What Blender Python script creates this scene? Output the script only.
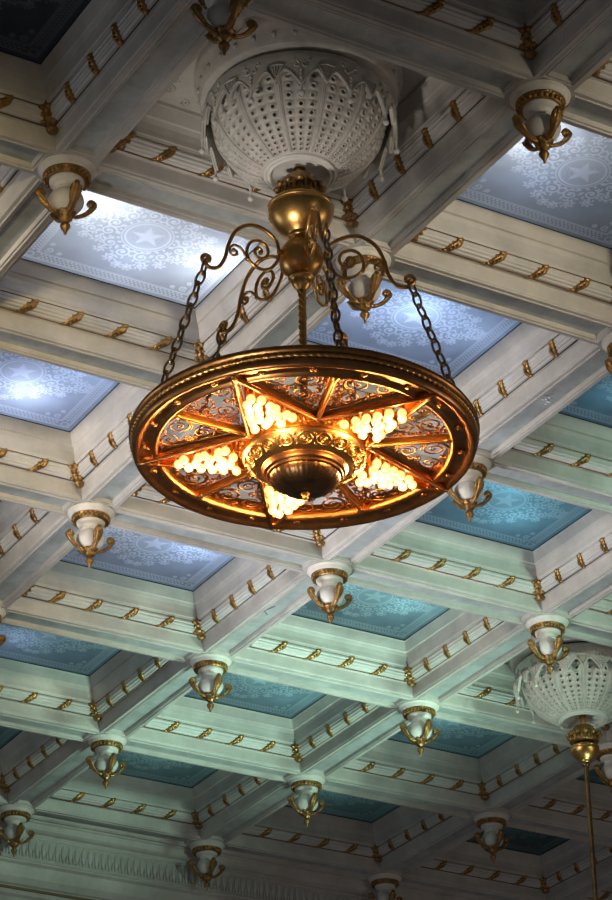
import bpy, math, random
from math import sin, cos, pi, radians as R
from mathutils import Vector, Matrix
random.seed(7)
C = bpy.context.scene.collection
for o in list(bpy.data.objects): bpy.data.objects.remove(o)

# ------------------------------------------------------------------ camera, world, lights, exposure
S = 2.2            # spacing of the beams along x (m)
VY = 2.0953        # spacing of the beams along y (m)
H = 11.0           # height of the beaded rings above the hall floor
cam_d = bpy.data.cameras.new('camera'); cam = bpy.data.objects.new('camera', cam_d); C.objects.link(cam)
right = Vector((0.86579185, -0.50018259, -0.01489465)); down = Vector((0.22944812, 0.42326354, -0.87647107)); fwd = Vector((0.44469993, 0.75542396, 0.48122408))
m = Matrix((right, -down, -fwd)).transposed().to_4x4()
m.translation = Vector((-4.55746798*S, -7.58268843*S, H-4.30473569*S))
cam.matrix_world = m
cam_d.sensor_fit = 'HORIZONTAL'; cam_d.sensor_width = 36.0; cam_d.lens = 36.0*2598.35/612.0
cam_d.clip_end = 200
bpy.context.scene.camera = cam
sc = bpy.context.scene
sc.view_settings.view_transform = 'Standard'; sc.view_settings.look = 'None'
sc.view_settings.gamma = 1.0; sc.view_settings.use_curve_mapping = False
sc.view_settings.exposure = 0.0

world = bpy.data.worlds.new('world'); sc.world = world; world.use_nodes = True
nt = world.node_tree; nt.nodes.clear()
wo = nt.nodes.new('ShaderNodeOutputWorld'); bg = nt.nodes.new('ShaderNodeBackground')
tc = nt.nodes.new('ShaderNodeTexCoord'); sp = nt.nodes.new('ShaderNodeSeparateXYZ'); cr = nt.nodes.new('ShaderNodeValToRGB')
nt.links.new(tc.outputs['Generated'], sp.inputs[0])
mr = nt.nodes.new('ShaderNodeMapRange'); mr.inputs['From Min'].default_value = -1; mr.inputs['From Max'].default_value = 1
nt.links.new(sp.outputs['Z'], mr.inputs['Value']); nt.links.new(mr.outputs[0], cr.inputs[0]); nt.links.new(cr.outputs[0], bg.inputs[0])
cr.color_ramp.elements[0].position = 0.0; cr.color_ramp.elements[0].color = (0.062, 0.058, 0.056, 1)
cr.color_ramp.elements[1].position = 0.5; cr.color_ramp.elements[1].color = (0.03, 0.032, 0.035, 1)
bg.inputs[1].default_value = 1.0
nt.links.new(bg.outputs[0], wo.inputs[0])

def P(u, v, z=0.0): return Vector((u*S, -v*VY, H+z))
def spot(name, loc, target, power, color, cone, blend=1.0, size=0.6):
    d = bpy.data.lights.new(name, 'SPOT'); d.energy = power; d.color = color; d.spot_size = R(cone); d.spot_blend = blend; d.shadow_soft_size = size
    o = bpy.data.objects.new(name, d); C.objects.link(o); o.location = loc
    o.rotation_euler = (Vector(target)-Vector(loc)).to_track_quat('-Z', 'Y').to_euler(); return o
# unseen fill lights added below the ceiling to shape its brightness
def area(name, loc, target, power, color, sx, sy):
    d = bpy.data.lights.new(name, 'AREA'); d.shape = 'RECTANGLE'; d.size = sx; d.size_y = sy; d.energy = power; d.color = color
    o = bpy.data.objects.new(name, d); C.objects.link(o); o.location = loc
    o.rotation_euler = (Vector(target)-Vector(loc)).to_track_quat('-Z', 'Y').to_euler(); return o
spot('fill_uplight', P(-1.6, -0.6, -8.2), P(-.1, 0.4, 0.2), 2700, (0.93, 0.94, 1.0), 40, 1.0, 1.2)  # added fill, brightens the middle and falls off to the edges
spot('fill_spot_left', P(-8.0, 1.2, -3.4), P(-.7, 0.7, 0.1), 6000, (1.0, 0.88, 0.78), 23, 1.0, 0.6)  # added low fill, grazing the coffer walls from the left
spot('fill_spot_near', P(.6, 8.8, -3.7), P(-.8, 1.0, 0.1), 4600, (1.0, 0.87, 0.62), 16, 1.0, 0.6)  # added low fill, grazing from the camera side
spot('fill_spot_right', P(2.4, 7.6, -3.6), P(.7, -.1, 0.1), 5600, (0.60, 1.0, 0.76), 15.5, 1.0, 0.6)  # added green fill tinting the coffers at right
spot('fill_spot_warm', P(-4.6, 6.2, -3.3), P(-1.8, .8, 0.1), 2800, (1.0, 0.80, 0.44), 12, 1.0, 0.4)  # added warm fill on the fascias at left
spot('fill_uplight_green', P(1.6, 0.4, -7.8), P(.55, -1.15, 0.1), 3400, (0.62, 1.0, 0.80), 36, 1.0, 1.0)  # added green fill for the lower soffits
spot('fill_uplight_dome', P(-3.6, 3.2, -7.5), P(-1.5, 2.3, -0.5), 1700, (1.0, 0.92, 0.82), 17, .8, 0.5)  # added fill that brightens the large dome
area('fill_panel', P(-5.5, -1.5, -5.0), P(-1.2, 2, -1), 90, (0.85, 0.92, 1.0), 1.6, 4.0)  # unseen light panel added for highlights on the brass
area('fill_panel', P(3.5, 4.5, -5.5), P(-1.2, 2, -1), 110, (1.0, 0.80, 0.65), 1.6, 4.0)  # second added panel for the brass, warmer

# ------------------------------------------------------------------ materials
def mat(name, col, rough=0.6, metal=0.0, bump=0.0, bscale=30, var=0.0, vscale=4, spec=0.5, coord='Object', bdist=0.01):
    M = bpy.data.materials.new(name); M.use_nodes = True; n = M.node_tree; b = n.nodes['Principled BSDF']
    b.inputs['Base Color'].default_value = (*col, 1); b.inputs['Roughness'].default_value = rough; b.inputs['Metallic'].default_value = metal
    b.inputs['Specular IOR Level'].default_value = spec
    t = n.nodes.new('ShaderNodeTexCoord')
    if var:
        z = n.nodes.new('ShaderNodeTexNoise'); z.inputs['Scale'].default_value = vscale; z.inputs['Detail'].default_value = 5; z.inputs['Roughness'].default_value = .65
        n.links.new(t.outputs[coord], z.inputs['Vector'])
        r = n.nodes.new('ShaderNodeValToRGB'); r.color_ramp.elements[0].position = .3; r.color_ramp.elements[1].position = .72
        r.color_ramp.elements[0].color = (*[c*(1-var) for c in col], 1); r.color_ramp.elements[1].color = (*[min(1, c*(1+var*.35)) for c in col], 1)
        n.links.new(z.outputs['Fac'], r.inputs[0]); n.links.new(r.outputs[0], b.inputs['Base Color'])
    if bump:
        z = n.nodes.new('ShaderNodeTexNoise'); z.inputs['Scale'].default_value = bscale; z.inputs['Detail'].default_value = 4
        n.links.new(t.outputs[coord], z.inputs['Vector'])
        bp = n.nodes.new('ShaderNodeBump'); bp.inputs['Strength'].default_value = bump; bp.inputs['Distance'].default_value = bdist
        n.links.new(z.outputs['Fac'], bp.inputs['Height']); n.links.new(bp.outputs[0], b.inputs['Normal'])
    return M
plaster = mat('painted_plaster', (0.60, 0.58, 0.545), 0.5, bump=.25, bscale=18, var=.30, vscale=2.2, bdist=.006)
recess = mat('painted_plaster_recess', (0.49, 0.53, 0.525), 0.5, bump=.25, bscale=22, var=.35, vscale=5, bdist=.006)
reed = mat('reeded_plaster', (0.62, 0.61, 0.585), 0.4, bump=.15, bscale=25, var=.2, vscale=3)
white = mat('white_enamel_plaster', (0.76, 0.74, 0.69), 0.45, bump=.1, bscale=15, var=.18, vscale=6)
dish = mat('pierced_plaster', (0.62, 0.59, 0.54), 0.42, bump=.3, bscale=40, var=.25, vscale=8, bdist=.006)
gold = mat('gilt_gold', (0.42, 0.245, 0.085), 0.36, 0.8, bump=.6, bscale=55, var=.55, vscale=20, bdist=.008)
brass = mat('polished_brass', (0.82, 0.47, 0.15), 0.32, 1.0, bump=.12, bscale=12, var=.35, vscale=7)
copper = mat('coppery_brass', (0.60, 0.28, 0.10), 0.32, 1.0, bump=.2, bscale=20, var=.45, vscale=9)
darkbrass = mat('dark_patinated_brass', (0.30, 0.17, 0.08), 0.35, 1.0, bump=.2, bscale=20, var=.5, vscale=9)
ironb = mat('aged_bronze', (0.42, 0.28, 0.15), 0.38, 0.9, bump=.3, bscale=50, var=.4, vscale=15)
gasket = mat('dark_teal_glass_edge', (0.01, 0.05, 0.06), 0.2)
crack_m = mat('paint_crack', (0.16, 0.20, 0.24), 0.8)
chip_m = mat('bare_white_chip', (0.9, 0.92, 0.92), 0.5)
black = mat('gap_shade', (0.02, 0.02, 0.02), 0.8)
red = mat('dark_gilt_line', (0.20, 0.13, 0.07), 0.5, 0.3)

def glass_mat(name, tint, rough, trans=.9):
    M = bpy.data.materials.new(name); M.use_nodes = True; n = M.node_tree; n.nodes.clear()
    out = n.nodes.new('ShaderNodeOutputMaterial'); tr = n.nodes.new('ShaderNodeBsdfTranslucent'); tr.inputs[0].default_value = (*tint, 1)
    gl = n.nodes.new('ShaderNodeBsdfPrincipled'); gl.inputs['Base Color'].default_value = (*[c*.35 for c in tint], 1); gl.inputs['Roughness'].default_value = rough
    t = n.nodes.new('ShaderNodeTexCoord'); z = n.nodes.new('ShaderNodeTexNoise'); z.inputs['Scale'].default_value = 2.5; z.inputs['Detail'].default_value = 6; z.inputs['Roughness'].default_value = .6
    n.links.new(t.outputs['Object'], z.inputs['Vector'])
    r = n.nodes.new('ShaderNodeValToRGB'); r.color_ramp.elements[0].position = .3; r.color_ramp.elements[1].position = .7
    r.color_ramp.elements[0].color = (*[c*.72 for c in tint], 1); r.color_ramp.elements[1].color = (*tint, 1)
    n.links.new(z.outputs['Fac'], r.inputs[0])
    at_ = n.nodes.new('ShaderNodeAttribute'); at_.attribute_name = 'etching'
    mc = n.nodes.new('ShaderNodeMixRGB'); mc.inputs[2].default_value = (.50, .58, .72, 1)
    n.links.new(at_.outputs['Fac'], mc.inputs[0]); n.links.new(r.outputs[0], mc.inputs[1]); n.links.new(mc.outputs[0], tr.inputs[0])
    mc2 = n.nodes.new('ShaderNodeMixRGB'); mc2.inputs[1].default_value = (*[c*.35 for c in tint], 1); mc2.inputs[2].default_value = (.8, .82, .84, 1)
    n.links.new(at_.outputs['Fac'], mc2.inputs[0]); n.links.new(mc2.outputs[0], gl.inputs['Base Color'])
    mx = n.nodes.new('ShaderNodeMixShader'); mx.inputs[0].default_value = 1-trans
    n.links.new(tr.outputs[0], mx.inputs[1]); n.links.new(gl.outputs[0], mx.inputs[2]); n.links.new(mx.outputs[0], out.inputs[0])
    return M
frost = glass_mat('etched_skylight_glass', (0.38, 0.45, 0.58), .25, .85)

def emis(name, col, s):
    M = bpy.data.materials.new(name); M.use_nodes = True; n = M.node_tree; b = n.nodes['Principled BSDF']
    b.inputs['Base Color'].default_value = (*col, 1); b.inputs['Emission Color'].default_value = (*col, 1); b.inputs['Emission Strength'].default_value = s
    b.inputs['Roughness'].default_value = .2
    return M
bulb_m = emis('lit_bulb_glass', (1.0, 0.60, 0.19), 1.5)

# ------------------------------------------------------------------ mesh helpers
class MB:
    def __init__(s): s.v = []; s.f = []; s.m = []; s.sm = []
    def add(s, vs, fs, mi=0, smooth=True):
        b = len(s.v); s.v += [tuple(x) for x in vs]
        for f in fs: s.f.append(tuple(b+i for i in f)); s.m.append(mi); s.sm.append(smooth)
    def grid(s, rows, closed_u=False, closed_v=False, mi=0, smooth=True):
        n = len(rows); k = len(rows[0]); vs = [p for r in rows for p in r]; fs = []
        for i in range(n if closed_u else n-1):
            for j in range(k if closed_v else k-1):
                a = i*k+j; b = i*k+(j+1) % k; c = ((i+1) % n)*k+(j+1) % k; d = ((i+1) % n)*k+j
                fs.append((a, b, c, d))
        s.add(vs, fs, mi, smooth)
    def lathe(s, prof, n=32, c=(0, 0, 0), mod=None, mi=0, smooth=True):
        rows = []
        for k, (r, z) in enumerate(prof):
            row = []
            for i in range(n):
                a = 2*pi*i/n; rr = r*(1+(mod(a, k) if mod else 0))
                row.append((c[0]+rr*cos(a), c[1]+rr*sin(a), c[2]+z))
            rows.append(row)
        s.grid(rows, False, True, mi, smooth)
    def tube(s, pts, r, n=6, closed=False, mi=0, flat=1.0, up=None, caps=True):
        pts = [Vector(p) for p in pts]; N = len(pts); rows = []
        rr = r if isinstance(r, (list, tuple)) else [r]*N
        prev = None
        for i, p in enumerate(pts):
            if closed: t = pts[(i+1) % N]-pts[i-1]
            else: t = pts[min(i+1, N-1)]-pts[max(i-1, 0)]
            if t.length < 1e-9: t = Vector((0, 0, 1))
            t.normalize()
            if up is not None: a = t.cross(Vector(up))
            elif prev is not None: a = prev-t*prev.dot(t)
            else: a = t.cross(Vector((0, 0, 1)) if abs(t.z) < .9 else Vector((1, 0, 0)))
            if a.length < 1e-6: a = t.orthogonal()
            a.normalize(); prev = a.copy(); b = t.cross(a)
            rows.append([p+a*(rr[i]*cos(2*pi*k/n))+b*(rr[i]*flat*sin(2*pi*k/n)) for k in range(n)])
        s.grid(rows, closed, True, mi)
        if caps and not closed:
            b0 = len(s.v); s.v += [tuple(x) for x in rows[0]+rows[-1]]
            s.f.append(tuple(b0+i for i in range(n))); s.m.append(mi); s.sm.append(False)
            s.f.append(tuple(b0+n+i for i in reversed(range(n)))); s.m.append(mi); s.sm.append(False)
    def ball(s, c, r, n=10, mi=0, rot=None):
        r = r if isinstance(r, (list, tuple)) else (r, r, r); h = max(4, n//2+1); rows = []
        for i in range(h+1):
            t = pi*i/h; row = []
            for k in range(n):
                a = 2*pi*k/n; p = Vector((r[0]*max(sin(t), .002)*cos(a), r[1]*max(sin(t), .002)*sin(a), r[2]*cos(t)))
                if rot is not None: p = rot @ p
                row.append(p+Vector(c))
            rows.append(row)
        s.grid(rows, False, True, mi)
    def box(s, c, d, rot=None, mi=0):
        vs = []
        for x in (-1, 1):
            for y in (-1, 1):
                for z in (-1, 1):
                    p = Vector((x*d[0]/2, y*d[1]/2, z*d[2]/2))
                    if rot is not None: p = rot @ p
                    vs.append(p+Vector(c))
        s.add(vs, [(0, 1, 3, 2), (4, 6, 7, 5), (0, 4, 5, 1), (2, 3, 7, 6), (0, 2, 6, 4), (1, 5, 7, 3)], mi, False)
    def bar(s, a, b, w, h, mi=0):
        a = Vector(a); b = Vector(b); t = (b-a); L = t.length; t.normalize(); up = Vector((0, 0, 1)); x = t.cross(up)
        if x.length < 1e-5: x = Vector((1, 0, 0))
        x.normalize(); u = x.cross(t)
        s.box((a+b)/2, (L, w, h), Matrix((t, x, u)).transposed(), mi)
    def rects(s, x0, x1, y0, y1, prof, fill=True, mi=0, smooth=False, fillmi=None):
        """nested rectangles: prof = (inset, z)"""
        rows = []
        for (d, z) in prof:
            rows.append([(x0+d, y0+d, z), (x1-d, y0+d, z), (x1-d, y1-d, z), (x0+d, y1-d, z)])
        # separate segments per wall so that smooth shading stays inside one wall
        for k in range(4):
            s.grid([[r[k], r[(k+1) % 4]] for r in rows], False, False, mi, smooth)
        if fill: s.add(rows[-1], [(0, 1, 2, 3)], mi if fillmi is None else fillmi, False)
    def build(s, name, mats, parent=None, loc=None):
        me = bpy.data.meshes.new(name); me.from_pydata(s.v, [], s.f)
        for q in (mats if isinstance(mats, (list, tuple)) else [mats]): me.materials.append(q)
        me.polygons.foreach_set('material_index', s.m); me.polygons.foreach_set('use_smooth', s.sm); me.update()
        o = bpy.data.objects.new(name, me); C.objects.link(o)
        if parent: o.parent = parent
        if loc is not None: o.location = loc
        return o
def empty(name, loc, rz=0, parent=None):
    o = bpy.data.objects.new(name, None); C.objects.link(o); o.location = loc; o.rotation_euler = (0, 0, rz); o.empty_display_size = .1
    if parent: o.parent = parent
    return o
def tag(o, label=None, cat=None, group=None, kind=None):
    if label: o['label'] = label
    if cat: o['category'] = cat
    if group: o['group'] = group
    if kind: o['kind'] = kind
    return o
def copy_tree(o, parent=None):
    c = o.copy(); C.objects.link(c); c.parent = parent
    for ch in [x for x in kids.get(o.name, [])]: copy_tree(ch, c)
    return c
kids = {}
def index_kids():
    kids.clear()
    for o in bpy.data.objects:
        if o.parent: kids.setdefault(o.parent.name, []).append(o)
def crom(pts, k=6):
    pts = [Vector(p) for p in pts]; out = []
    for i in range(len(pts)-1):
        a = pts[max(i-1, 0)]; b = pts[i]; c = pts[i+1]; d = pts[min(i+2, len(pts)-1)]
        for j in range(k):
            t = j/k; out.append(.5*((2*b)+(c-a)*t+(2*a-5*b+4*c-d)*t*t+(3*b-a-3*c+d)*t**3))
    out.append(pts[-1]); return out
def spiral(cx, cy, r0, a0, turns, d=1, r1=None, n=16):
    """2d points from the outside r0 into the centre"""
    r1 = r0*.12 if r1 is None else r1; N = max(4, int(abs(turns)*n)); out = []
    for i in range(N+1):
        t = i/N; r = r0+(r1-r0)*t; a = a0+d*2*pi*turns*t; out.append((cx+r*cos(a), cy+r*sin(a)))
    return out
def pack(inside, bounds, radii, tries, rnd, gap=1.0):
    """greedy packing of circles inside a region: inside(x,y) = distance to the edge"""
    cs = []
    for r in radii:
        for _ in range(tries):
            x = rnd.uniform(bounds[0], bounds[1]); y = rnd.uniform(bounds[2], bounds[3])
            if inside(x, y) < r*gap: continue
            if all(math.hypot(x-a, y-b) > (r+c)*gap for a, b, c in cs): cs.append((x, y, r))
    return cs

# ------------------------------------------------------------------ the coffered ceiling
cells = [(-3, 2), (-2, 2), (-1, 2), (-2, 3), (-1, 3), (-3, 1), (-2, 1), (-1, 1), (0, 1), (-3, 0), (-2, 0), (-1, 0), (0, 0), (1, 0), (-2, -1), (-1, -1), (0, -1), (1, -1), (2, -1),
         (-2, -2), (-1, -2), (0, -2), (1, -2), (2, -2), (-1, -3), (0, -3), (1, -3), (2, -3), (3, -3), (0, 2), (-3, 3)]
dome_cells = [(-2, 2), (1, -1)]
ZS = .066; ZG = .515
prof_coffer = [(.148, ZS), (.150, ZS+.012), (.156, ZS+.018), (.160, ZS+.03), (.172, .180), (.176, .186), (.200, .188), (.200, .196)]
prof_upper = [(.272, .272), (.286, .276), (.290, .292), (.296, .300), (.298, .34), (.306, .385), (.322, .415), (.336, .422), (.340, .432), (.372, .498), (.378, .504), (.378, .53)]
def cell_rect(i, j): return i*S, (i+1)*S, -(j+1)*VY, -j*VY
mb = MB()
for (i, j) in cells:
    x0, x1, y0, y1 = cell_rect(i, j)
    mb.rects(x0, x1, y0, y1, [(d, H+z) for d, z in prof_coffer], fill=False)
    mb.rects(x0, x1, y0, y1, [(.190, H+.196), (.25, H+.30), (.272, H+.272)], fill=False)
    mb.rects(x0, x1, y0, y1, [(d, H+z) for d, z in prof_upper], fill=((i, j) in dome_cells))
wl = MB()
for (i, j) in cells:      # closed boxes added above the skylights to block stray light
    if (i, j) in dome_cells: continue
    x0, x1, y0, y1 = cell_rect(i, j)
    wl.rects(x0, x1, y0, y1, [(.378, H+.53), (.378, H+1.25)], fill=True)
# soffits: a frame with a sunk field between the crossings
nodes = set()
for (i, j) in cells:
    for a in (0, 1):
        for b in (0, 1): nodes.add((i+a, j+b))
w = .148
segx = set(); segy = set()
for (i, j) in cells:
    segx |= {(i, j), (i, j+1)}; segy |= {(i, j), (i+1, j)}
sof = [(0, ZS), (.028, ZS), (.032, ZS-.007), (.042, ZS-.007), (.047, ZS+.006), (.052, ZS+.006), (.057, ZS-.001), (.063, ZS+.002), (.068, ZS+.034)]
for (i, j) in segx:   # beam along x at v = j
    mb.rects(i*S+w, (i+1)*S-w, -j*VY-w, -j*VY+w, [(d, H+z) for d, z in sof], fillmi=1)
for (i, j) in segy:   # beam along y at u = i
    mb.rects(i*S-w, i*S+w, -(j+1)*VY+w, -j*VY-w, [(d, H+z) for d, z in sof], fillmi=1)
for (a, b) in nodes:
    x = a*S; y = -b*VY
    mb.add([(x-w, y-w, H+ZS), (x+w, y-w, H+ZS), (x+w, y+w, H+ZS), (x-w, y+w, H+ZS)], [(0, 1, 2, 3)], 0, False)
rnd5 = random.Random(5); hx = S/2-.372; hy = VY/2-.372
ins5 = lambda x, y: min(hx-.02-abs(x), hy-.02-abs(y), math.hypot(x, y)-.73)
rel = pack(ins5, (-hx, hx, -hy, hy), [.09]*10+[.06]*20+[.04]*40, 120, rnd5)
for (i, j) in dome_cells:      # scroll relief in the corners round the plaster domes
    cc = P(i+.5, j+.5)
    for n_, (x, y, rr) in enumerate(rel):
        mb.tube([(cc.x+px, cc.y+py, H+.527) for px, py in spiral(x, y, rr, n_*2.1, 1.5, 1 if n_ % 2 else -1, n=12)], .009, 5, flat=.8, up=(0, 0, 1))
        mb.ball((cc.x+x, cc.y+y, H+.527), (rr*.25, rr*.25, .012), 6)
# a crack and a chip in the paint of two soffits
for pts in ([(-.093, .984), (-.060, 1.005), (-.024, .880)], [(-.060, 1.005), (-.127, 1.048)], [(-.060, 1.005), (.0, 1.06)]):
    mb.tube([(x, y, H+ZS+.032) for x, y in pts], .006, 4, mi=2)
for (x, y, r_) in ((-.057, -3.211, .012), (-.029, -3.26, .010), (.0, -3.2, .012), (-.035, -3.225, .010), (.0, -3.165, .008)): mb.ball((x, y, H+ZS+.004), (r_*1.6, r_, .004), 6, mi=3)
ceil = mb.build('ceiling', [plaster, recess, crack_m, chip_m]); tag(ceil, 'pale painted plaster coffered ceiling of crossing beams', 'ceiling', kind='structure')

o = wl.build('trim_95', plaster); tag(o, 'unseen closed boxes added above the skylights to block stray light', 'light well', kind='structure')

# reeded moulding of every coffer with its gilt ties
def reed_prof(off=0.0, ripple=.007, n=25):
    out = []
    for k in range(n):
        t = k/(n-1); s_ = .203+(.276-.203)*t; z = .194+(.276-.194)*t
        b = .020*sin(pi*t)+off+ripple*abs(sin(pi*4*t))
        out.append((s_+b*.72, z-b*.68))
    return out
def tie_mesh():
    """local frame: x along the wall, y = inset towards the coffer centre, z up"""
    mbt = MB(); pr = reed_prof(.010, 0, 12); rows = []
    for k, (s_, z) in enumerate(pr):
        t = k/11; wd = .030*(1+.35*sin(pi*t)-.3*abs(2*t-1)); rows.append([(-wd, s_-.012, z+.008), (-wd, s_, z), (-wd*.35, s_+.009, z-.008), (0, s_+.004, z-.004), (wd*.35, s_+.009, z-.008), (wd, s_, z), (wd, s_-.012, z+.008)])
    return mbt, rows
def make_tie(slant):
    mbt, rows = tie_mesh(); sl = []
    for k, r in enumerate(rows):
        t = k/11; dx = slant*(t-.5)+(.5-t)*abs(.5-t)*.06*(-1 if slant < -.05 else .6)
        sl.append([(x+dx, y, z) for x, y, z in r])
    mbt.grid(sl)
    mbt.ball((slant*.34, .284, .262), (.030, .014, .016), 8); mbt.ball((slant*.02+.010, .262, .232), (.022, .016, .024), 8); mbt.ball((slant*.50, .280, .282), (.016, .010, .008), 6)
    mbt.ball((-slant*.50, .216, .192), (.026, .014, .014), 8); mbt.ball((-slant*.74, .206, .186), (.028, .009, .007), 8)
    for k in (3, 5, 7): mbt.ball((slant*(k/11-.5), rows[k][3][1]+.006, rows[k][3][2]-.006), (.009, .009, .011), 6)
    return mbt
tie_x = None
def make_corner():
    c = MB()   # an acanthus leaf standing in the corner; local +x+y diagonal towards the coffer centre
    dgn = Vector((1, 1, 0)).normalized()
    for t, wd, h in ((0, .042, .036), (.35, .040, .034), (.7, .034, .032), (1.0, .028, .030)):
        s_ = .205+(.285-.205)*t+.022*sin(pi*t); z = .190+(.29-.190)*t
        c.ball((s_, s_, z-.006), (wd, wd, h), 8)
    for sgn in (-1, 1):
        for t, q in ((.1, .045), (.45, .040), (.8, .030)):
            s_ = .207+(.285-.207)*t+.012; z = .19+(.285-.19)*t
            a = (s_+q, s_-.004) if sgn > 0 else (s_-.004, s_+q)
            c.ball((a[0], a[1], z), (.030, .030, .018), 7)
    c.ball((.292, .292, .305), (.014, .014, .022), 6)
    return c
trim_id = 0
tie_protos = {}
for (i, j) in cells:
    trim_id += 1
    x0, x1, y0, y1 = cell_rect(i, j)
    mbr = MB(); L = x1-x0; Wd = y1-y0
    mbr.rects(-L/2, L/2, -Wd/2, Wd/2, reed_prof(), fill=False, smooth=True)
    for (d_, z_) in ((.281, .277), (.203, .190)):
        mbr.tube([(-L/2+d_, -Wd/2+d_, z_), (L/2-d_, -Wd/2+d_, z_), (L/2-d_, Wd/2-d_, z_), (-L/2+d_, Wd/2-d_, z_)], .0062, 5, True, mi=1)
    t_ob = mbr.build('trim_%d' % trim_id, [reed, red], loc=((x0+x1)/2, (y0+y1)/2, H)); tag(t_ob, None, None, kind='structure')
    for side in ('y', 'x'):
        for k in range(4):
            if side == 'y':
                half = L/2-.22; pos = (-half+(2*half)*(k+1)/5, Wd/2, 0); rz = pi; key = 'y'
            else:
                half = Wd/2-.22; pos = (L/2, -half+(2*half)*(k+1)/5, 0); rz = pi/2; key = 'x'
            if key not in tie_protos:
                o = make_tie(-.105 if key == 'y' else -.035).build('gilt_tie', gold); tie_protos[key] = o.data
            else:
                o = bpy.data.objects.new('gilt_tie', tie_protos[key]); C.objects.link(o)
            o.parent = t_ob; o.location = pos; o.rotation_euler = (0, 0, rz)
    for (cx, cy, rz) in ((L/2, Wd/2, pi), (-L/2, Wd/2, -pi/2), (L/2, -Wd/2, pi/2)):
        if 'c' not in tie_protos: o = make_corner().build('corner_leaf', gold); tie_protos['c'] = o.data
        else: o = bpy.data.objects.new('corner_leaf', tie_protos['c']); C.objects.link(o)
        o.parent = t_ob; o.location = (cx, cy, 0); o.rotation_euler = (0, 0, rz)

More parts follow.
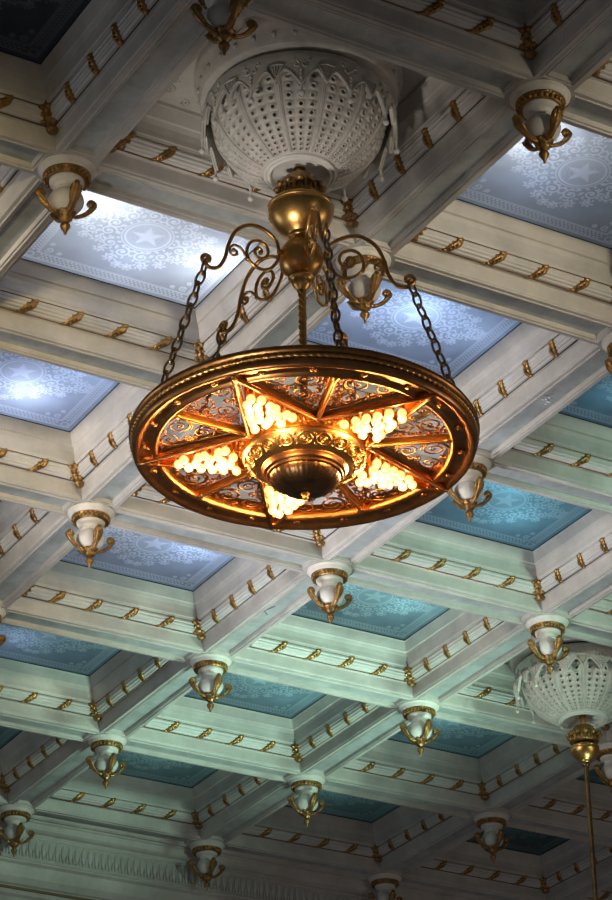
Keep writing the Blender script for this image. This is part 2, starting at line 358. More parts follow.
# ------------------------------------------------------------------ etched skylights
rg = random.Random(3)
def etched_pane(hx, hy):
    """fine grid mesh of the pane carrying the etched figure as a surface attribute"""
    st = .0058; nx = int(2*hx/st); ny = int(2*hy/st); A = [0.0]*((nx+1)*(ny+1))
    def dab(x, y, r, v=1.0):
        ci = (x+hx)/(2*hx)*nx; cj = (y+hy)/(2*hy)*ny; rr = r/st
        for a in range(max(0, int(ci-rr-1)), min(nx, int(ci+rr+2))+1):
            for b in range(max(0, int(cj-rr-1)), min(ny, int(cj+rr+2))+1):
                d = math.hypot(a-ci, b-cj); w = max(0.0, min(1.0, rr-d+.5))*v
                k = a*(ny+1)+b
                if w > A[k]: A[k] = w
    def line(pts, r=.0055, closed=False, v=1.0):
        if closed: pts = list(pts)+[pts[0]]
        for p, q in zip(pts, pts[1:]):
            n = max(1, int(math.hypot(q[0]-p[0], q[1]-p[1])/(st*.7)))
            for t in range(n+1): dab(p[0]+(q[0]-p[0])*t/n, p[1]+(q[1]-p[1])*t/n, r, v)
    def circ(cx, cy, r, wd=.005, v=1.0): line([(cx+r*cos(2*pi*k/50), cy+r*sin(2*pi*k/50)) for k in range(50)], wd, True, v)
    star = [((.118 if k % 2 == 0 else .048)*cos(pi/2+.35+k*pi/5), (.118 if k % 2 == 0 else .048)*sin(pi/2+.35+k*pi/5)) for k in range(10)]
    for k in range(10):
        for t in range(9):
            f = t/8; line([(0, 0), (star[k][0]*(1-f)+star[(k+1) % 10][0]*f, star[k][1]*(1-f)+star[(k+1) % 10][1]*f)], .004)
    circ(0, 0, .158, .008); circ(0, 0, .182, .005)
    for r_ in (.03, .06, .09, .12, .145): circ(0, 0, r_, .012, .3)
    for k in range(24): a = 2*pi*k/24; dab(.205*cos(a), .205*sin(a), .011)
    for q in range(4):
        sx = 1 if q in (0, 1) else -1; sy = 1 if q in (0, 2) else -1
        for (cx, cy, r, a0, d, tn) in ((.275, .055, .060, pi, 1, 1.6), (.39, .085, .048, pi, -1, 1.5), (.48, .05, .040, pi, 1, 1.4), (.555, .03, .026, pi, -1, 1.2), (.20, .185, .056, -pi/2, 1, 1.5), (.075, .255, .058, -pi/2, -1, 1.5), (.12, .355, .038, -pi/2, 1, 1.3), (.31, .165, .042, 0, 1, 1.3), (.04, .415, .028, 0, -1, 1.2), (.235, .28, .034, 0, 1, 1.3), (.41, .175, .028, 0, -1, 1.2)):
            pts = [(sx*x, sy*y) for x, y in spiral(cx, cy, r, a0, tn, d, n=16)]
            line(pts, .0065)
            dab(sx*cx, sy*cy, .012)
            for w_ in range(7):
                a = a0+w_*.85+.3; dx, dy = cos(a), sin(a)
                line([(sx*(cx+1.05*r*dx), sy*(cy+1.05*r*dy)), (sx*(cx+1.35*r*dx+.012*dy), sy*(cy+1.35*r*dy-.012*dx))], .0065)
    for d in (.050, .060, .135, .145):
        ix = hx-d; iy = hy-d; line([(-ix, -iy), (ix, -iy), (ix, iy), (-ix, iy)], .0042, True, .9)
    for (ax, hh, oth) in (('x', hx, hy), ('y', hy, hx)):
        n = 34
        for sgn in (-1, 1):
            for k in range(n):
                t = -(hh-.16)+2*(hh-.16)*(k+.5)/n
                for row in (0, 1, 2):
                    o_ = oth-.076-.022*row; tt = t+(row % 2)*(hh-.16)/n
                    p = (tt, sgn*o_) if ax == 'x' else (sgn*o_, tt)
                    dab(p[0], p[1], .0095, .9)
    for sx in (-1, 1):
        for sy in (-1, 1):
            circ(sx*(hx-.097), sy*(hy-.097), .028, .005)
            for (cx, cy, r) in ((hx-.20, hy-.20, .035), (hx-.28, hy-.19, .022), (hx-.19, hy-.28, .022)):
                line([(sx*x, sy*y) for x, y in spiral(cx, cy, r, .8, 1.3, 1, n=12)], .0055)
    me = bpy.data.meshes.new('glass_pane')
    vs = [(-hx+2*hx*a/nx, -hy+2*hy*b/ny, 0) for a in range(nx+1) for b in range(ny+1)]
    fs = [(a*(ny+1)+b, a*(ny+1)+b+1, (a+1)*(ny+1)+b+1, (a+1)*(ny+1)+b) for a in range(nx) for b in range(ny)]
    nv = len(vs); vs += [(-hx, -hy, .006), (-hx, hy, .006), (hx, hy, .006), (hx, -hy, .006)]
    me.from_pydata(vs, [], fs); me.materials.append(frost)
    at_ = me.attributes.new('etching', 'FLOAT', 'POINT'); at_.data.foreach_set('value', A+[0.0]*4)
    me.update(); return me
hx = S/2-.372; hy = VY/2-.372
pane_me = None
win_id = 0
def add_backlight(i, j, ox, oy, power, color, zz=.78, size=.08):  # unseen point light added above a pane for its bright spots and tint
    if color[0] < .4: power *= .8
    d = bpy.data.lights.new('pane_backlight', 'POINT'); d.energy = power; d.color = color; d.shadow_soft_size = size
    o = bpy.data.objects.new('pane_backlight', d); C.objects.link(o); o.location = P(i+.5+ox, j+.5+oy, zz)
# per skylight: list of added backlights (du, dv, power, colour)
BL = (0.62, 0.76, 1.0); WH = (1.0, 0.96, 0.90); PW = (0.78, 0.82, 1.0); TE = (0.22, 0.62, 0.66); TG = (0.30, 0.66, 0.56); GR = (0.26, 0.58, 0.44)
lamps = {(-2, 1): [(-.22, .13, 10, WH), (.26, -.03, 9, WH), (0, -.12, 3.5, PW)],
         (-2, 0): [(.07, -.12, 9, PW), (.2, .12, 2.5, BL)],
         (-1, 2): [(-.26, .12, 9, WH), (-.1, -.1, 1.2, BL)],
         (-1, 1): [(-.02, .05, 7, BL), (-.25, 0, 2.5, PW), (.2, 0, 2, BL)],
         (0, 1): [(-.1, -.1, 2.2, TE)],
         (-1, 0): [(0, 0, 6, PW)],
         (-1, -1): [(-.18, .22, 5, WH), (.15, .05, 5, BL)],
         (0, 0): [(-.05, .12, 5, TE), (.1, -.1, 4, TE)],
         (0, -1): [(-.15, .1, 5, TG), (.15, 0, 5, TG)],
         (-2, -1): [(0, 0, 3, BL)],
         (-1, -2): [(.1, .25, 5, TG), (-.1, -.1, 1.5, BL)],
         (0, -2): [(0, .1, 5.5, TG), (.2, -.1, 2, TG)],
         (1, -2): [(-.1, .1, 6, TG)],
         (0, -3): [(0, .1, 5, GR)],
         (-1, -3): [(0, .1, 2, GR)],
         (1, -3): [(-.1, .1, 3.5, GR)],
         (2, -2): [(-.2, .2, 1.5, GR)],
         (1, 0): [(-.2, .2, 5, TG)],
         (2, -3): [(-.2, .2, .8, GR)]}
LAMPK = 1.05
for (i, j) in cells:
    if (i, j) in dome_cells: continue
    win_id += 1
    x0, x1, y0, y1 = cell_rect(i, j); c = Vector(((x0+x1)/2, (y0+y1)/2, H+ZG))
    r = empty('window_%d' % win_id, c); tag(r, None, None, kind='structure')
    if pane_me is None:
        pane_me = etched_pane(hx, hy); pane = bpy.data.objects.new('glass_pane', pane_me); C.objects.link(pane); pane.parent = r
        f = MB(); f.rects(-hx, hx, -hy, hy, [(-.004, -.006), (.010, -.006), (.012, .0)], fill=False); fr = f.build('glazing_edge', gasket, r); fr_me = fr.data
    else:
        pane = bpy.data.objects.new('glass_pane', pane_me); C.objects.link(pane); pane.parent = r
        fr = bpy.data.objects.new('glazing_edge', fr_me); C.objects.link(fr); fr.parent = r
    for (du, dv, pw, col) in lamps.get((i, j), []): add_backlight(i, j, du, dv, pw*LAMPK, col)

# ------------------------------------------------------------------ cornice and wall beyond the last beam
wy = 3*VY
cm = MB()
cp = [(wy+.148, ZS), (wy+.15, ZS-.02), (wy+.165, ZS-.03), (wy+.18, -.02), (wy+.20, -.04), (wy+.235, -.055), (wy+.24, -.10), (wy+.25, -.32), (wy+.26, -.36), (wy+.30, -.38), (wy+.31, -.42), (wy+.33, -.50), (wy+.37, -.56), (wy+.40, -.57), (wy+.40, -.66), (wy+.44, -.68), (wy+.44, -1.6)]
X0 = -3.5*S; X1 = 4.5*S
cm.grid([[(X0, y, H+z), (X1, y, H+z)] for y, z in cp], smooth=False)
wall = cm.build('wall_far', plaster); tag(wall, 'pale plaster wall below the ceiling at the bottom of the picture', 'wall', kind='structure')
fz = MB()
n = int((X1-X0)/.075)
for k in range(n):
    x = X0+(k+.5)*.075
    fz.ball((x, wy+.242, H-.20), (.030, .016, .085), 8)
    fz.ball((x+.0375, wy+.244, H-.26), (.014, .012, .05), 6)
    fz.ball((x, wy+.240, H-.295), (.018, .014, .018), 6)
fz.tube([(X0, wy+.235, H-.095), (X1, wy+.235, H-.095)], .012, 6); fz.tube([(X0, wy+.25, H-.335), (X1, wy+.25, H-.335)], .012, 6)
o = fz.build('trim_90', reed); tag(o, 'leafy plaster frieze running along the far wall', 'frieze', kind='structure')
gl = MB(); gl.tube([(X0, wy+.395, H-.60), (X1, wy+.395, H-.60)], .016, 6)
o = gl.build('trim_91', red); tag(o, 'dark gilt line along the cornice of the far wall', 'moulding', kind='structure')

# ------------------------------------------------------------------ the pendants at the crossings
def make_pendant():
    r = empty('ceiling_pendant', (0, 0, 0))
    b = MB(); b.lathe([(.0, ZS+.001), (.184, ZS+.001), (.188, ZS-.008), (.182, ZS-.016), (.172, ZS-.020), (.166, ZS-.028), (.164, .022), (.156, .014), (.10, .010)], 40)
    b.build('base', white, r)
    g = MB(); g.lathe([(.150, .022), (.155, .014), (.151, .004), (.140, -.012), (.127, -.028), (.118, -.030), (.113, -.020)], 40)
    for k in range(26):
        a = 2*pi*k/26; g.ball((.143*cos(a), .143*sin(a), -.008), (.014, .014, .021), 6)
        a += pi/26; g.ball((.147*cos(a), .147*sin(a), .008), (.006, .006, .008), 5)
    g.build('beaded_ring', gold, r)
    c = MB(); c.lathe([(.112, .0), (.113, -.035), (.108, -.050), (.092, -.056), (.074, -.062), (.068, -.078), (.070, -.092), (.080, -.096), (.083, -.104), (.076, -.110)], 32)
    c.build('collar', white, r)
    v = MB(); v.lathe([(.074, -.106), (.090, -.120), (.106, -.143), (.114, -.168), (.112, -.192), (.101, -.216), (.083, -.238), (.062, -.252), (.045, -.262)], 32)
    v.build('globe', white, r)
    for k in range(4):
        m_ = MB(); pts = [(.040, -.277), (.065, -.277), (.098, -.262), (.130, -.240), (.158, -.212), (.178, -.184), (.192, -.160)]
        sp_ = spiral(.168, -.158, .025, 0, 1.3, 1, n=12)
        pc = crom([(x, 0, z) for x, z in pts]+[(x, 0, z) for x, z in sp_[1:]], 3)
        N = len(pc); rad = [.011+.008*sin(pi*min(1, q/(N*.62))) if q < N*.62 else .012 for q in range(N)]
        m_.tube(pc, rad, 6, flat=1.0)
        m_.tube([(x-.004, 0, z+.002) for x, z in pts[1:]], [.014, .020, .029, .038, .042, .034], 8, flat=.35, up=(1, 0, .8))
        m_.ball((.168, 0, -.158), (.020, .028, .020), 8)
        m_.tube([(x, s_*.016, z) for s_ in (1,) for x, z in pts[1:6]], .007, 5); m_.tube([(x, -.016, z) for x, z in pts[1:6]], .007, 5)
        ob = m_.build('scroll_bracket', gold, r); ob.rotation_euler = (0, 0, k*pi/2-R(4))
    cu = MB(); cu.lathe([(.035, -.250), (.058, -.258), (.062, -.268), (.054, -.278), (.040, -.285), (.044, -.300), (.036, -.318), (.022, -.328), (.016, -.334)], 24, mod=lambda a, k: .10*cos(10*a) if 1 < k < 7 else 0)
    for k in range(10): a = 2*pi*k/10; cu.ball((.056*cos(a), .056*sin(a), -.266), .012, 6)
    cu.build('cup', gold, r)
    fi = MB(); fi.lathe([(.014, -.332), (.018, -.340), (.030, -.350), (.034, -.362), (.028, -.378), (.016, -.395), (.009, -.410), (.010, -.418), (.007, -.426), (.0005, -.430)], 16)
    fi.build('finial', gold, r)
    return r
plabels = {
 (0, 0): 'white and gold ceiling pendant just below the bottom edge of the big lit chandelier',
 (0, 1): 'white and gold ceiling pendant partly behind the lower right rim of the chandelier',
 (-1, 0): 'white and gold ceiling pendant left of and below the chandelier, over a pale blue skylight',
 (-1, 2): 'gilt ceiling pendant seen behind the right scroll arm of the chandelier',
 (-2, 2): 'shadowed white and gold ceiling pendant left of the large pierced dome',
 (-1, 3): 'white and gold ceiling pendant right of the large pierced dome',
 (-2, 3): 'dark ceiling pendant cut by the top edge, above the large pierced dome',
 (0, 2): 'ceiling pendant cut by the right edge of the picture, level with the chandelier rim',
 (1, 0): 'ceiling pendant hanging in front of the small pierced dome at right',
 (0, -1): 'white and gold pendant, next one down and left of the pendant under the chandelier',
 (1, -1): 'white and gold pendant left of and slightly below the small pierced dome at right',
 (0, -2): 'white and gold pendant at lower left, above the dim leafy frieze corner',
 (1, -2): 'white and gold pendant at lower middle, third row below the chandelier',
 (2, -2): 'dim pendant at lower right, left of the long brass rod',
 (2, -1): 'dim pendant cut by the right edge, just right of the brass rod',
 (0, -3): 'dark pendant in the bottom left corner in front of the frieze',
 (1, -3): 'dim pendant above the bottom edge, second from the left in front of the frieze',
 (2, -3): 'dark pendant cut by the bottom edge, lowest right one in front of the frieze',
 (-1, -1): 'ceiling pendant mostly outside the left edge, only one gold bracket showing'}
pend = make_pendant(); index_kids(); first = True
for (u, v), lab in plabels.items():
    o = pend if first else copy_tree(pend)
    first = False
    o.location = P(u, v, 0); tag(o, lab, 'ceiling pendant', 'white and gold pendants at the beam crossings')

# ------------------------------------------------------------------ pierced plaster domes
def make_dome():
    r = empty('pierced_dome', (0, 0, 0))
    d = MB()
    PR = [(.552, .24), (.548, .18), (.535, .11), (.512, .04), (.475, -.03), (.425, -.095), (.365, -.15), (.30, -.195), (.235, -.228), (.212, -.236)]
    L = [0]
    for a, b in zip(PR, PR[1:]): L.append(L[-1]+math.hypot(b[0]-a[0], b[1]-a[1]))
    def at(s_):
        s_ = max(0, min(L[-1]-1e-6, s_))
        for k in range(len(PR)-1):
            if s_ <= L[k+1]:
                t = (s_-L[k])/(L[k+1]-L[k]); a, b = PR[k], PR[k+1]
                r_ = a[0]+(b[0]-a[0])*t; z_ = a[1]+(b[1]-a[1])*t; tx = b[0]-a[0]; tz = b[1]-a[1]; l = math.hypot(tx, tz)
                return r_, z_, -tz/l, tx/l        # normal pointing out and down
        return PR[-1][0], PR[-1][1], 0, -1
    def pt(s_, th, off=0):
        r_, z_, nr, nz = at(s_); rr = r_+nr*off
        return (rr*cos(th), rr*sin(th), z_+nz*off)
    # rows with shrinking pitch
    rows = []; s0 = .03
    while s0 < L[-1]-.015:
        r_ = at(s0)[0]; pitch = max(.032, .062*(r_/.55)**1.1)
        if s0+pitch > L[-1]: break
        rows.append((s0, s0+pitch)); s0 += pitch
    end = s0
    NP = 12; PA = 2*pi/NP; rib = R(2.2)
    for p_ in range(NP):
        a0 = p_*PA+rib; a1 = (p_+1)*PA-rib
        for (sa, sb) in rows:
            for c_ in range(3):
                ta = a0+(a1-a0)*c_/3; tb = a0+(a1-a0)*(c_+1)/3; tm = (ta+tb)/2; sm = (sa+sb)/2; rm = at(sm)[0]
                ht = (tb-ta)*rm/2; hs = (sb-sa)/2; hr = min(ht, hs)*.44
                def q(x, y, off=0): return pt(sm+y, tm+x/rm, off)
                sq = []; N = 12
                for k in range(N):
                    a = 2*pi*k/N+pi/4; ca, sa_ = cos(a), sin(a); f = 1/max(abs(ca), abs(sa_)); sq.append((ca*f*ht, sa_*f*hs))
                ring = lambda rad, off: [q(rad*cos(2*pi*k/N+pi/4), rad*sin(2*pi*k/N+pi/4), off) for k in range(N)]
                hrr = hr
                d.grid([[q(x, y) for x, y in sq], ring(hrr*1.75, 0), ring(hrr*1.55, .007), ring(hrr*1.15, .007), ring(hrr*.95, .002), ring(hrr*.95, -.012)], False, True)
        # strip under the rib
        sr = [0.03+(end-.03)*k/20 for k in range(21)]
        d.grid([[pt(s_, p_*PA-rib), pt(s_, p_*PA+rib)] for s_ in sr])
        for o_ in (-.011, 0, .011):
            d.tube([pt(s_, p_*PA+o_*(.4+.6*at(s_)[0]/.55)/at(s_)[0], .004) for s_ in sr], .0055 if o_ else .009, 5)
    d.lathe([(PR[0][0]+.02, .28), (at(.0)[0], at(0)[1]), at(.03)[:2]], 96)
    e_ = at(end); d.lathe([(e_[0], e_[1]), (.214, -.240)], 64)
    d.build('dish', dish, r)
    n = MB(); n.lathe([(.224, -.230), (.226, -.244), (.218, -.254), (.208, -.250), (.205, -.246), (.196, -.258), (.186, -.260), (.178, -.250), (.176, -.240), (.165, -.232), (.140, -.226), (.120, -.222), (.10, -.215), (.035, -.20)], 56)
    n.build('opening_ring', white, r)
    # rim with lambrequins
    l = MB(); NS = 24
    def bottom(ph):   # ph = -.5 .. .5 of the 30 degree period, ball at 0, v point at +-.5
        a = abs(ph)
        pts = [(0, .0), (.04, .02), (.10, .052), (.18, .085), (.27, .112), (.33, .115), (.40, .09), (.46, .05), (.5, .028)]
        for (x0_, y0_), (x1_, y1_) in zip(pts, pts[1:]):
            if a <= x1_: return y0_+(y1_-y0_)*(a-x0_)/(x1_-x0_)
        return .03
    out = []; inn = []
    tot = NP*NS
    ro = [];
    for k in range(tot):
        ph = ((k/NS)+.5) % 1.0-.5; th = (k/NS)*PA+PA/2; zb = bottom(ph)
        q = lambda r_, z_: (r_*cos(th), r_*sin(th), z_)
        zt = .205
        col = [q(.600, zb), q(.606, zb+.012), q(.602, zb+(zt-zb)*.5), q(.604, zt), q(.600, .235), q(.592, .26), q(.575, .278), q(.54, .282)]
        ro.append(col)
        inn.append([q(.586, zb), q(.586, .2), q(.575, .27)])
    l.grid([list(x) for x in zip(*ro)], False, True)
    l.grid([list(x) for x in zip(*inn)], False, True)
    l.grid([[c[0] for c in ro], [c[0] for c in inn]], False, True, smooth=False)
    # raised edge along the scallops, and foliage in relief
    l.tube([(c[0][0]*1.008, c[0][1]*1.008, c[0][2]+.006) for c in ro], .009, 5, True)
    for p_ in range(NP):
        for ph, sg in ((.5, 1),):
            th = p_*PA
            q = lambda dx, z_, rr=.610: (rr*cos(th+dx/.6), rr*sin(th+dx/.6), z_)
            l.tube([q(-.055, .150), q(0, .045), q(.055, .150), q(0, .162)], .008, 5, True)
            for dx in (-.02, 0, .02): l.tube([q(dx*.2, .075), q(dx, .145)], .005, 4)
        th = p_*PA+PA/2
        for (dx, z_, rr_) in ((-.028, .15, .024), (.028, .15, .024), (-.05, .19, .016), (.05, .19, .016)):
            l.tube([(.608*cos(th+x/.6), .608*sin(th+x/.6), y) for x, y in spiral(dx, z_, rr_, pi/2, 1.2, 1 if dx > 0 else -1, n=10)], .005, 4)
        for z_ in (.11, .08, .055): l.ball((.606*cos(th), .606*sin(th), z_), (.012, .012, .014), 6)
    l.build('scalloped_rim', dish, r)
    for p_ in range(NP):
        th = p_*PA+PA/2
        dr = MB(); dr.tube([(.60, 0, .06), (.602, 0, .01), (.604, 0, -.045)], [.014, .009, .007], 6); dr.ball((.604, 0, -.062), .020, 10)
        ob = dr.build('ball_drop', white, r); ob.rotation_euler = (0, 0, th)
    # drum above and moulding on the ceiling panel
    t = MB(); t.lathe([(.50, .305), (.61, .305), (.620, .312), (.620, .33), (.630, .34), (.630, .41), (.640, .42), (.648, .44), (.655, .447), (.662, .46), (.662, .49), (.655, .529)], 80)
    for k in range(30): a = 2*pi*k/30; t.ball((.630*cos(a), .630*sin(a), .375), (.018, .018, .022), 6)
    t.build('drum', dish, r)
    s_ = MB(); s_.lathe([(.54, .279), (.545, .306)], 64); s_.build('gap_shade_strip', black, r)  # black strip that paints the shade in the slit above the rim
    return r
dome = make_dome(); dome.location = P(-1.5, 2.5); dome.rotation_euler = (0, 0, R(-131.7-2))
tag(dome, 'large pierced white plaster dome above the lit chandelier', 'plaster dome', 'pierced plaster domes')
index_kids(); d2 = copy_tree(dome); d2.location = P(1.5, -.5); d2.rotation_euler = (0, 0, R(-123))
tag(d2, 'smaller looking greenish pierced plaster dome at the right edge, above the long brass rod', 'plaster dome', 'pierced plaster domes')

# ------------------------------------------------------------------ the chandelier
ch = empty('star_chandelier', P(-1.5, 2.5)); ch.rotation_euler = (0, 0, 0)
tag(ch, 'large round brass chandelier with a star of lit globe bulbs, hanging on chains', 'chandelier')
def canopy_parts(root, zc=-.030, zb=-.045, k=1.0, m_=brass):
    def T(p, dz, q): return [(r_*q, z_+dz) for r_, z_ in p]
    st = MB(); st.lathe([(.025, -.30+zc), (.025, .527)], 12); st.build('stem', m_, root)
    c = MB(); c.lathe(T([(.09, -.24), (.12, -.30), (.145, -.318), (.128, -.330), (.118, -.350), (.130, -.374), (.128, -.392), (.10, -.40)], zc, 1), 48, mod=lambda a, q: .07*cos(12*a) if q in (2, 3, 4, 5) else 0)
    for q in range(12): a = 2*pi*q/12; c.ball((.142*cos(a), .142*sin(a), -.322+zc), (.026, .026, .022), 7); c.ball((.126*cos(a+pi/12), .126*sin(a+pi/12), -.355+zc), (.016, .016, .036), 6); c.ball((.122*cos(a), .122*sin(a), -.362+zc), (.012, .012, .03), 6)
    c.build('crown_collar', gold, root)
    b = MB(); L_ = [(.10, -.395), (.135, -.400), (.142, -.410), (.140, -.418), (.165, -.424), (.186, -.428), (.200, -.436), (.206, -.448), (.200, -.458), (.194, -.462), (.203, -.470), (.205, -.482), (.200, -.505), (.188, -.535), (.168, -.568), (.142, -.598), (.110, -.622), (.080, -.640), (.072, -.650), (.078, -.660), (.066, -.668), (.050, -.675), (.046, -.71)]
    b.lathe([(r_*k, zb-.395+(z_+.395)*k) for r_, z_ in L_], 56)
    b.build('canopy_bowl', m_, root)
canopy_parts(ch)
b = MB(); b.lathe([(.046, -.70), (.056, -.722)] + [(.140*sin(t), -.862+.138*cos(t)) for t in [.36+.19*q for q in range(13)]] + [(.060, -.988), (.078, -.992), (.082, -1.002), (.074, -1.012), (.058, -1.018), (.062, -1.038), (.050, -1.060), (.036, -1.075), (.028, -1.09)], 48)
b.build('brass_sphere', brass, ch)
rope = MB()
for q in range(3):
    rope.tube([(.013*cos(2*pi*q/3+t*.55), .013*sin(2*pi*q/3+t*.55), -1.06-t*.012) for t in range(0, 88)], .014, 6)
rope.build('twisted_rod', brass, ch)
# scroll arms
main = [(.125, -.865), (.154, -.859), (.174, -.787), (.241, -.735), (.35, -.723), (.451, -.798), (.505, -.92), (.525, -1.01), (.565, -1.088), (.617, -1.114), (.66, -1.100), (.683, -1.066), (.660, -1.036), (.630, -1.046), (.634, -1.072), (.655, -1.070)]
low = [(.154, -.865), (.172, -.934), (.230, -1.006), (.304, -1.018), (.362, -.981), (.378, -.916), (.351, -.85), (.296, -.822), (.243, -.845), (.232, -.896), (.268, -.940), (.312, -.935), (.324, -.900), (.300, -.873), (.276, -.888), (.285, -.908)]
mid = [(.365, -.985), (.385, -.955), (.418, -.913), (.465, -.905), (.494, -.940), (.480, -.978), (.448, -.968), (.450, -.942), (.468, -.942)]
arm_me = None; angs = [R(a) for a in (180, -36, -108, 108, 36)]
def link_mb():
    k = MB(); n = 14; a, b_ = .026, .056
    k.tube([(0, (a)*cos(2*pi*t/n), (b_)*sin(2*pi*t/n)*(1.0)) for t in range(n)], .0082, 6, True); return k
link_me = None
for ai, a in enumerate(angs):
    if arm_me is None:
        m_ = MB()
        m_.tube(crom([(x, 0, z) for x, z in main], 5), .0125, 8); m_.tube(crom([(x, 0, z) for x, z in low], 5), .0105, 8); m_.tube(crom([(x, 0, z) for x, z in mid], 4), .0085, 7)
        for (x, z) in ((.655, -1.070), (.285, -.905), (.468, -.942)): m_.ball((x, 0, z), .015, 8)
        m_.ball((.150, 0, -.86), (.022, .02, .025), 8); m_.ball((.372, 0, -.975), .015, 8)
        o = m_.build('scroll_arm', brass, ch); arm_me = o.data
    else:
        o = bpy.data.objects.new('scroll_arm', arm_me); C.objects.link(o); o.parent = ch
    o.rotation_euler = (0, 0, a)
    chn = empty('chain', (0, 0, 0), a, ch)
    A = Vector((.655, 0, -1.085)); B = Vector((.955, 0, -2.085)); Ld = (B-A).length; n = int(round(Ld/.090)); dr = (B-A).normalized()
    q = dr.to_track_quat('Z', 'Y')
    for k in range(n):
        if link_me is None: lk = link_mb().build('chain_link', ironb, chn); link_me = lk.data
        else: lk = bpy.data.objects.new('chain_link', link_me); C.objects.link(lk); lk.parent = chn
        lk.location = A+dr*(Ld*(k+.5)/n); lk.rotation_mode = 'QUATERNION'
        from mathutils import Quaternion
        lk.rotation_quaternion = q @ Quaternion((0, 0, 1), (pi/4 if k % 2 else -pi/4))
# the wheel: rim, rope edge
rim = MB()
rim.lathe([(.850, -2.10), (.848, -2.165), (.856, -2.188), (.868, -2.198), (.880, -2.196), (.888, -2.182), (.900, -2.176), (.945, -2.176), (.960, -2.186), (.975, -2.200), (.990, -2.202), (1.003, -2.190), (1.008, -2.170)], 128)
rim.build('rim_channel', copper, ch)
rimt = MB(); rimt.lathe([(1.008, -2.172), (1.010, -2.160), (.998, -2.150), (1.0, -2.122), (1.010, -2.118), (1.022, -2.108), (1.026, -2.094), (1.018, -2.080), (1.0, -2.072), (.95, -2.075), (.85, -2.10)], 128)
rimt.build('outer_rim', copper, ch)
rp = MB(); N = 900
rows = []
for k in range(8):
    pass
rp.grid([[((1.006+.014*cos(ph)*(1))*cos(t)+0, (1.006+.014*cos(ph))*sin(t), -2.137+.014*sin(ph)) for ph in [0]] for t in [0, .01]]) if False else None
rws = []
for i in range(N):
    t = 2*pi*i/N; row = []
    for k in range(8):
        ph = 2*pi*k/8; rr = .0145*(1+.22*cos(ph*1+i*2*pi/6)); row.append(((1.004+rr*cos(ph))*cos(t), (1.004+rr*cos(ph))*sin(t), -2.137+rr*sin(ph)))
    rws.append(row)
rp.grid(rws, True, True); rp.build('rope_moulding', brass, ch)
for k in range(20):
    a = 2*pi*(k+.5)/20
    if k == 0:
        g = MB(); g.lathe([(.0, -.012), (.012, -.011), (.018, -.004), (.022, .004), (.020, .010)], 12)
        for q in range(6): g.ball((.016*cos(q*pi/3), .016*sin(q*pi/3), -.002), .007, 6)
        ro = g.build('rosette', copper, ch); ro_me = ro.data
    else: ro = bpy.data.objects.new('rosette', ro_me); C.objects.link(ro); ro.parent = ch
    ro.location = (.922*cos(a), .922*sin(a), -2.184)
# star edges, ribs, panels, star arms and bulbs; star tips at 72k, ribs at 36+72k
RI = .365; ZB = -2.165
tipR = .965
def pol(r_, a, z=0): return Vector((r_*cos(a), r_*sin(a), z))
ribm = MB(); ribm.bar((RI-.03, 0, -2.165), (.87, 0, -2.165), .030, .030); ribm.tube([(RI-.02, 0, -2.184), (.86, 0, -2.184)], .011, 8)
ribm.ball((.84, 0, -2.185), (.03, .022, .012), 8); ribm.ball((RI, 0, -2.185), (.03, .026, .014), 8)
rib_me = None
# housing of one star point (tip on +x)
tip = Vector((tipR, 0)); cA = Vector((RI*cos(R(36)), RI*sin(R(36)))); cB = Vector((cA.x, -cA.y))
inn_ = .30
hs = MB()
zt, zb = -2.10, -2.215
sheet = [(inn_, -.19), (cB.x, cB.y+.012), (tip.x-.03, 0), (cA.x, cA.y-.012), (inn_, .19)]
hs.add([(x, y, zt) for x, y in sheet], [(0, 1, 2, 3, 4)], 0, False)
hs.add([(cB.x, cB.y, zt), (tip.x, 0, zt-.02), (tip.x, 0, zb), (cB.x, cB.y, zb+.04)], [(0, 1, 2, 3)], 0, False)
hs.add([(cA.x, cA.y, zt), (tip.x, 0, zt-.02), (tip.x, 0, zb), (cA.x, cA.y, zb+.04)], [(0, 3, 2, 1)], 0, False)
hb = MB()
for s_ in (1, -1):
    a = Vector((cA.x-.01, s_*cA.y, -2.172)); b_ = Vector((tip.x, 0, -2.192))
    hb.bar(a, b_, .034, .022); hb.tube([a+Vector((0, 0, -.016)), b_+Vector((0, 0, -.016))], .010, 6)
    m1 = a.lerp(b_, .38); hb.tube([m1+Vector((0, 0, -.01)), Vector((m1.x-.07, m1.y*.35, -2.225)), Vector((m1.x-.10, 0, -2.215))], .0045, 5)
hb.ball((tip.x-.015, 0, -2.205), (.045, .018, .016), 8)
hb.ball((tip.x-.10, .028, -2.20), .012, 6); hb.ball((tip.x-.10, -.028, -2.20), .012, 6)
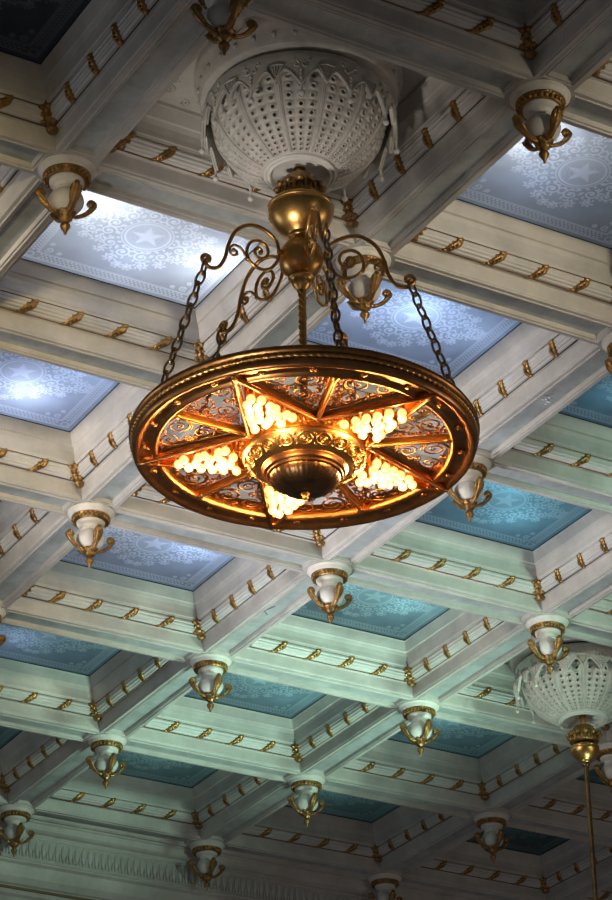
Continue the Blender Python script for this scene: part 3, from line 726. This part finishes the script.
# scroll lattice between rib (angle 0) and star edge (to tip at 36 deg), mirrored for the other side
rnd = random.Random(11)
A2 = Vector((RI, 0)); T2 = Vector((tipR*cos(R(36)), tipR*sin(R(36))))
e = (T2-A2).normalized(); nrm = Vector((e.y, -e.x))
def inside(x, y):
    p = Vector((x, y)); return min(y-.016, (p-A2).dot(nrm)-.018, .855-p.length)
cs = pack(inside, (RI, .86, 0, .55), [.085, .075, .065]+[.055]*5+[.042]*14+[.030]*30+[.02]*50, 260, rnd, .97)
def lattice(sgn):
    l = MB(); z = -2.150; up = (0, 0, 1)
    for n_, (x, y, r_) in enumerate(cs):
        d = 1 if n_ % 2 else -1; a0 = math.atan2(y*.2, x-.3)+n_*1.7
        if r_ > .035:
            l.tube([(px, sgn*py, z) for px, py in spiral(x, y, r_, a0, 1.75, d, r_*.18, 14)], .0082, 4, flat=.55, up=up)
            l.tube([(px, sgn*py, z) for px, py in spiral(x, y, r_*.98, a0+pi, .45, -d, r_*.9, 14)], .0075, 4, flat=.55, up=up)
            for w_ in range(3):
                a = a0+d*(1.2+w_*1.5); rr = r_*.72; l.ball((x+rr*cos(a), sgn*(y+rr*sin(a)), z), (.011, .008, .004), 6)
        else:
            l.tube([(px, sgn*py, z) for px, py in spiral(x, y, r_, a0, 1.2, d, r_*.3, 12)], .0072, 4, flat=.55, up=up)
        l.ball((x, sgn*y, z), (.011, .011, .005), 6)
    # stems joining neighbours
    for n_, (x, y, r_) in enumerate(cs):
        near = sorted((c for c in cs if c != (x, y, r_)), key=lambda c: math.hypot(c[0]-x, c[1]-y)-c[2])[:2]
        for (x2, y2, r2) in near:
            dd = math.hypot(x2-x, y2-y); 
            if dd-r_-r2 < .03:
                ux, uy = (x2-x)/dd, (y2-y)/dd
                l.tube([(x+ux*(r_-.004), sgn*(y+uy*(r_-.004)), z), (x2-ux*(r2-.004), sgn*(y2-uy*(r2-.004)), z)], .006, 4, flat=.55, up=up)
    q0 = A2+e*.06; q1 = A2+e*.52
    l.tube([(.44, sgn*.020, z), (.845, sgn*.020, z)], .006, 4, flat=.6, up=up)
    l.tube([((q0+nrm*.022).x, sgn*(q0+nrm*.022).y, z), ((q1+nrm*.022).x, sgn*(q1+nrm*.022).y, z)], .006, 4, flat=.6, up=up)
    return l
lat_me = {}
bulb_me = None
random.seed(4)
# bulbs: rows across the star point
bl = []
for (x, n_) in ((.42, 4), (.485, 5), (.55, 4), (.615, 3), (.68, 2), (.735, 1)):
    hw = (tipR-x)*.285*.9-.02
    for k in range(n_):
        y = 0 if n_ == 1 else -hw+2*hw*k/(n_-1)
        bl.append((x+.022*(k % 2)+random.uniform(-.008, .008), y+random.uniform(-.008, .008)))
for k in range(5):
    a = R(36+72*k)
    if k == 0: o = ribm.build('radial_rib', brass, ch); rib_me = o.data
    else: o = bpy.data.objects.new('radial_rib', rib_me); C.objects.link(o); o.parent = ch
    o.rotation_euler = (0, 0, a)
    for sgn in (1, -1):
        if sgn not in lat_me: o = lattice(sgn).build('scroll_panel', copper, ch); lat_me[sgn] = o.data
        else: o = bpy.data.objects.new('scroll_panel', lat_me[sgn]); C.objects.link(o); o.parent = ch
        o.rotation_euler = (0, 0, a)
    a = R(72*k+72)
    if k == 0: o = hs.build('star_point', brass, ch); hs_me = o.data; o2 = hb.build('star_frame', copper, o); hb_me = o2.data
    else:
        o = bpy.data.objects.new('star_point', hs_me); C.objects.link(o); o.parent = ch
        o2 = bpy.data.objects.new('star_frame', hb_me); C.objects.link(o2); o2.parent = o
    o.rotation_euler = (0, 0, a)
    for (rr_, pw_) in ((.48, 24.0), (.68, 14.0)):
        d = bpy.data.lights.new('bulb_light', 'POINT'); d.energy = pw_; d.color = (1.0, .50, .17); d.shadow_soft_size = .05
        lo = bpy.data.objects.new('bulb_light', d); C.objects.link(lo); lo.location = ch.location+pol(rr_, a, -2.27)
    for (x, y) in bl:
        p_ = pol(1, a); loc = Vector((x*cos(a)-y*sin(a), x*sin(a)+y*cos(a), -2.225))
        if bulb_me is None:
            g = MB(); g.ball((0, 0, 0), .0265, 14); ob = g.build('bulb', bulb_m, ch); bulb_me = ob.data
            g = MB(); g.lathe([(.012, .022), (.015, .03), (.014, .12)], 10); so = g.build('socket', brass, ob); so_me = so.data
        else:
            ob = bpy.data.objects.new('bulb', bulb_me); C.objects.link(ob); ob.parent = ch
            so = bpy.data.objects.new('socket', so_me); C.objects.link(so); so.parent = ob
        ob.location = loc
# central boss
c = MB()
c.lathe([(.30, -2.12), (.372, -2.135), (.378, -2.150), (.366, -2.165), (.352, -2.185), (.356, -2.205), (.350, -2.218)], 80)
for k in range(48):
    a = 2*pi*k/48; c.ball((.376*cos(a), .376*sin(a), -2.165), (.012, .012, .034), 6)
    a += pi/48; c.tube([(.372*cos(a)*1, .372*sin(a), -2.205), (.392*cos(a), .392*sin(a), -2.165), (.372*cos(a), .372*sin(a), -2.125)], .006, 5)
c.build('egg_band', brass, ch)
c = MB()
c.lathe([(.352, -2.215), (.362, -2.222), (.364, -2.232), (.356, -2.244), (.340, -2.262), (.312, -2.288), (.280, -2.306), (.254, -2.314)], 96)
for k in range(18):
    a = 2*pi*k/18
    def q(u_, v_):   # u along the circle, v down the bowl
        r_ = .352-.085*v_; z_ = -2.246-.062*v_**.8; th = a+u_/r_; return ((r_+.006)*cos(th), (r_+.006)*sin(th), z_-.004)
    c.tube([q(x, max(0.02, y)) for x, y in [( .042*cos(t), .42+.36*sin(t)) for t in [2*pi*i/18 for i in range(18)]]], .006, 5, True)
    c.tube([q(x*1, max(.02, y)) for x, y in [(.020*cos(t), .45+.17*sin(t)) for t in [2*pi*i/12 for i in range(12)]]], .006, 5, True)
    c.ball(q(.06, .15), (.012, .012, .006), 6); c.ball(q(.06, .75), (.010, .010, .006), 6); c.ball(q(0, .45), (.012, .012, .008), 6)
c.build('boss_bowl', brass, ch)
c = MB(); c.lathe([(.254, -2.310), (.252, -2.322), (.240, -2.328), (.242, -2.338), (.232, -2.348), (.222, -2.346), (.224, -2.358), (.214, -2.366), (.206, -2.362)], 80)
c.build('boss_moulding', copper, ch)
c = MB(); c.lathe([(.208, -2.362), (.204, -2.378), (.192, -2.396), (.172, -2.416), (.146, -2.434), (.112, -2.450), (.072, -2.461), (.030, -2.467), (.012, -2.468)], 144, mod=lambda a, k: .018*abs(sin(18*a)) if 0 < k < 8 else 0)
c.build('fluted_dome', darkbrass, ch)
c = MB(); c.lathe([(.010, -2.462), (.024, -2.468), (.026, -2.476), (.018, -2.484), (.014, -2.492), (.018, -2.500), (.010, -2.510), (.0005, -2.512)], 16); c.build('boss_finial', brass, ch)

# ------------------------------------------------------------------ rod fixture below the second dome
rf = empty('brass_rod_pendant', P(1.5, -.5)); tag(rf, 'brass canopy and long thin rod hanging from the greenish dome at right', 'lamp rod')
canopy_parts(rf, -.07, -.085, .64, brass)
g = MB(); g.tube([(0, 0, -.63), (0, 0, -2.9)], .021, 12); g.lathe([(.025, -.65), (.036, -.665), (.032, -.685), (.021, -.70)], 20)
g.build('rod', darkbrass, rf)
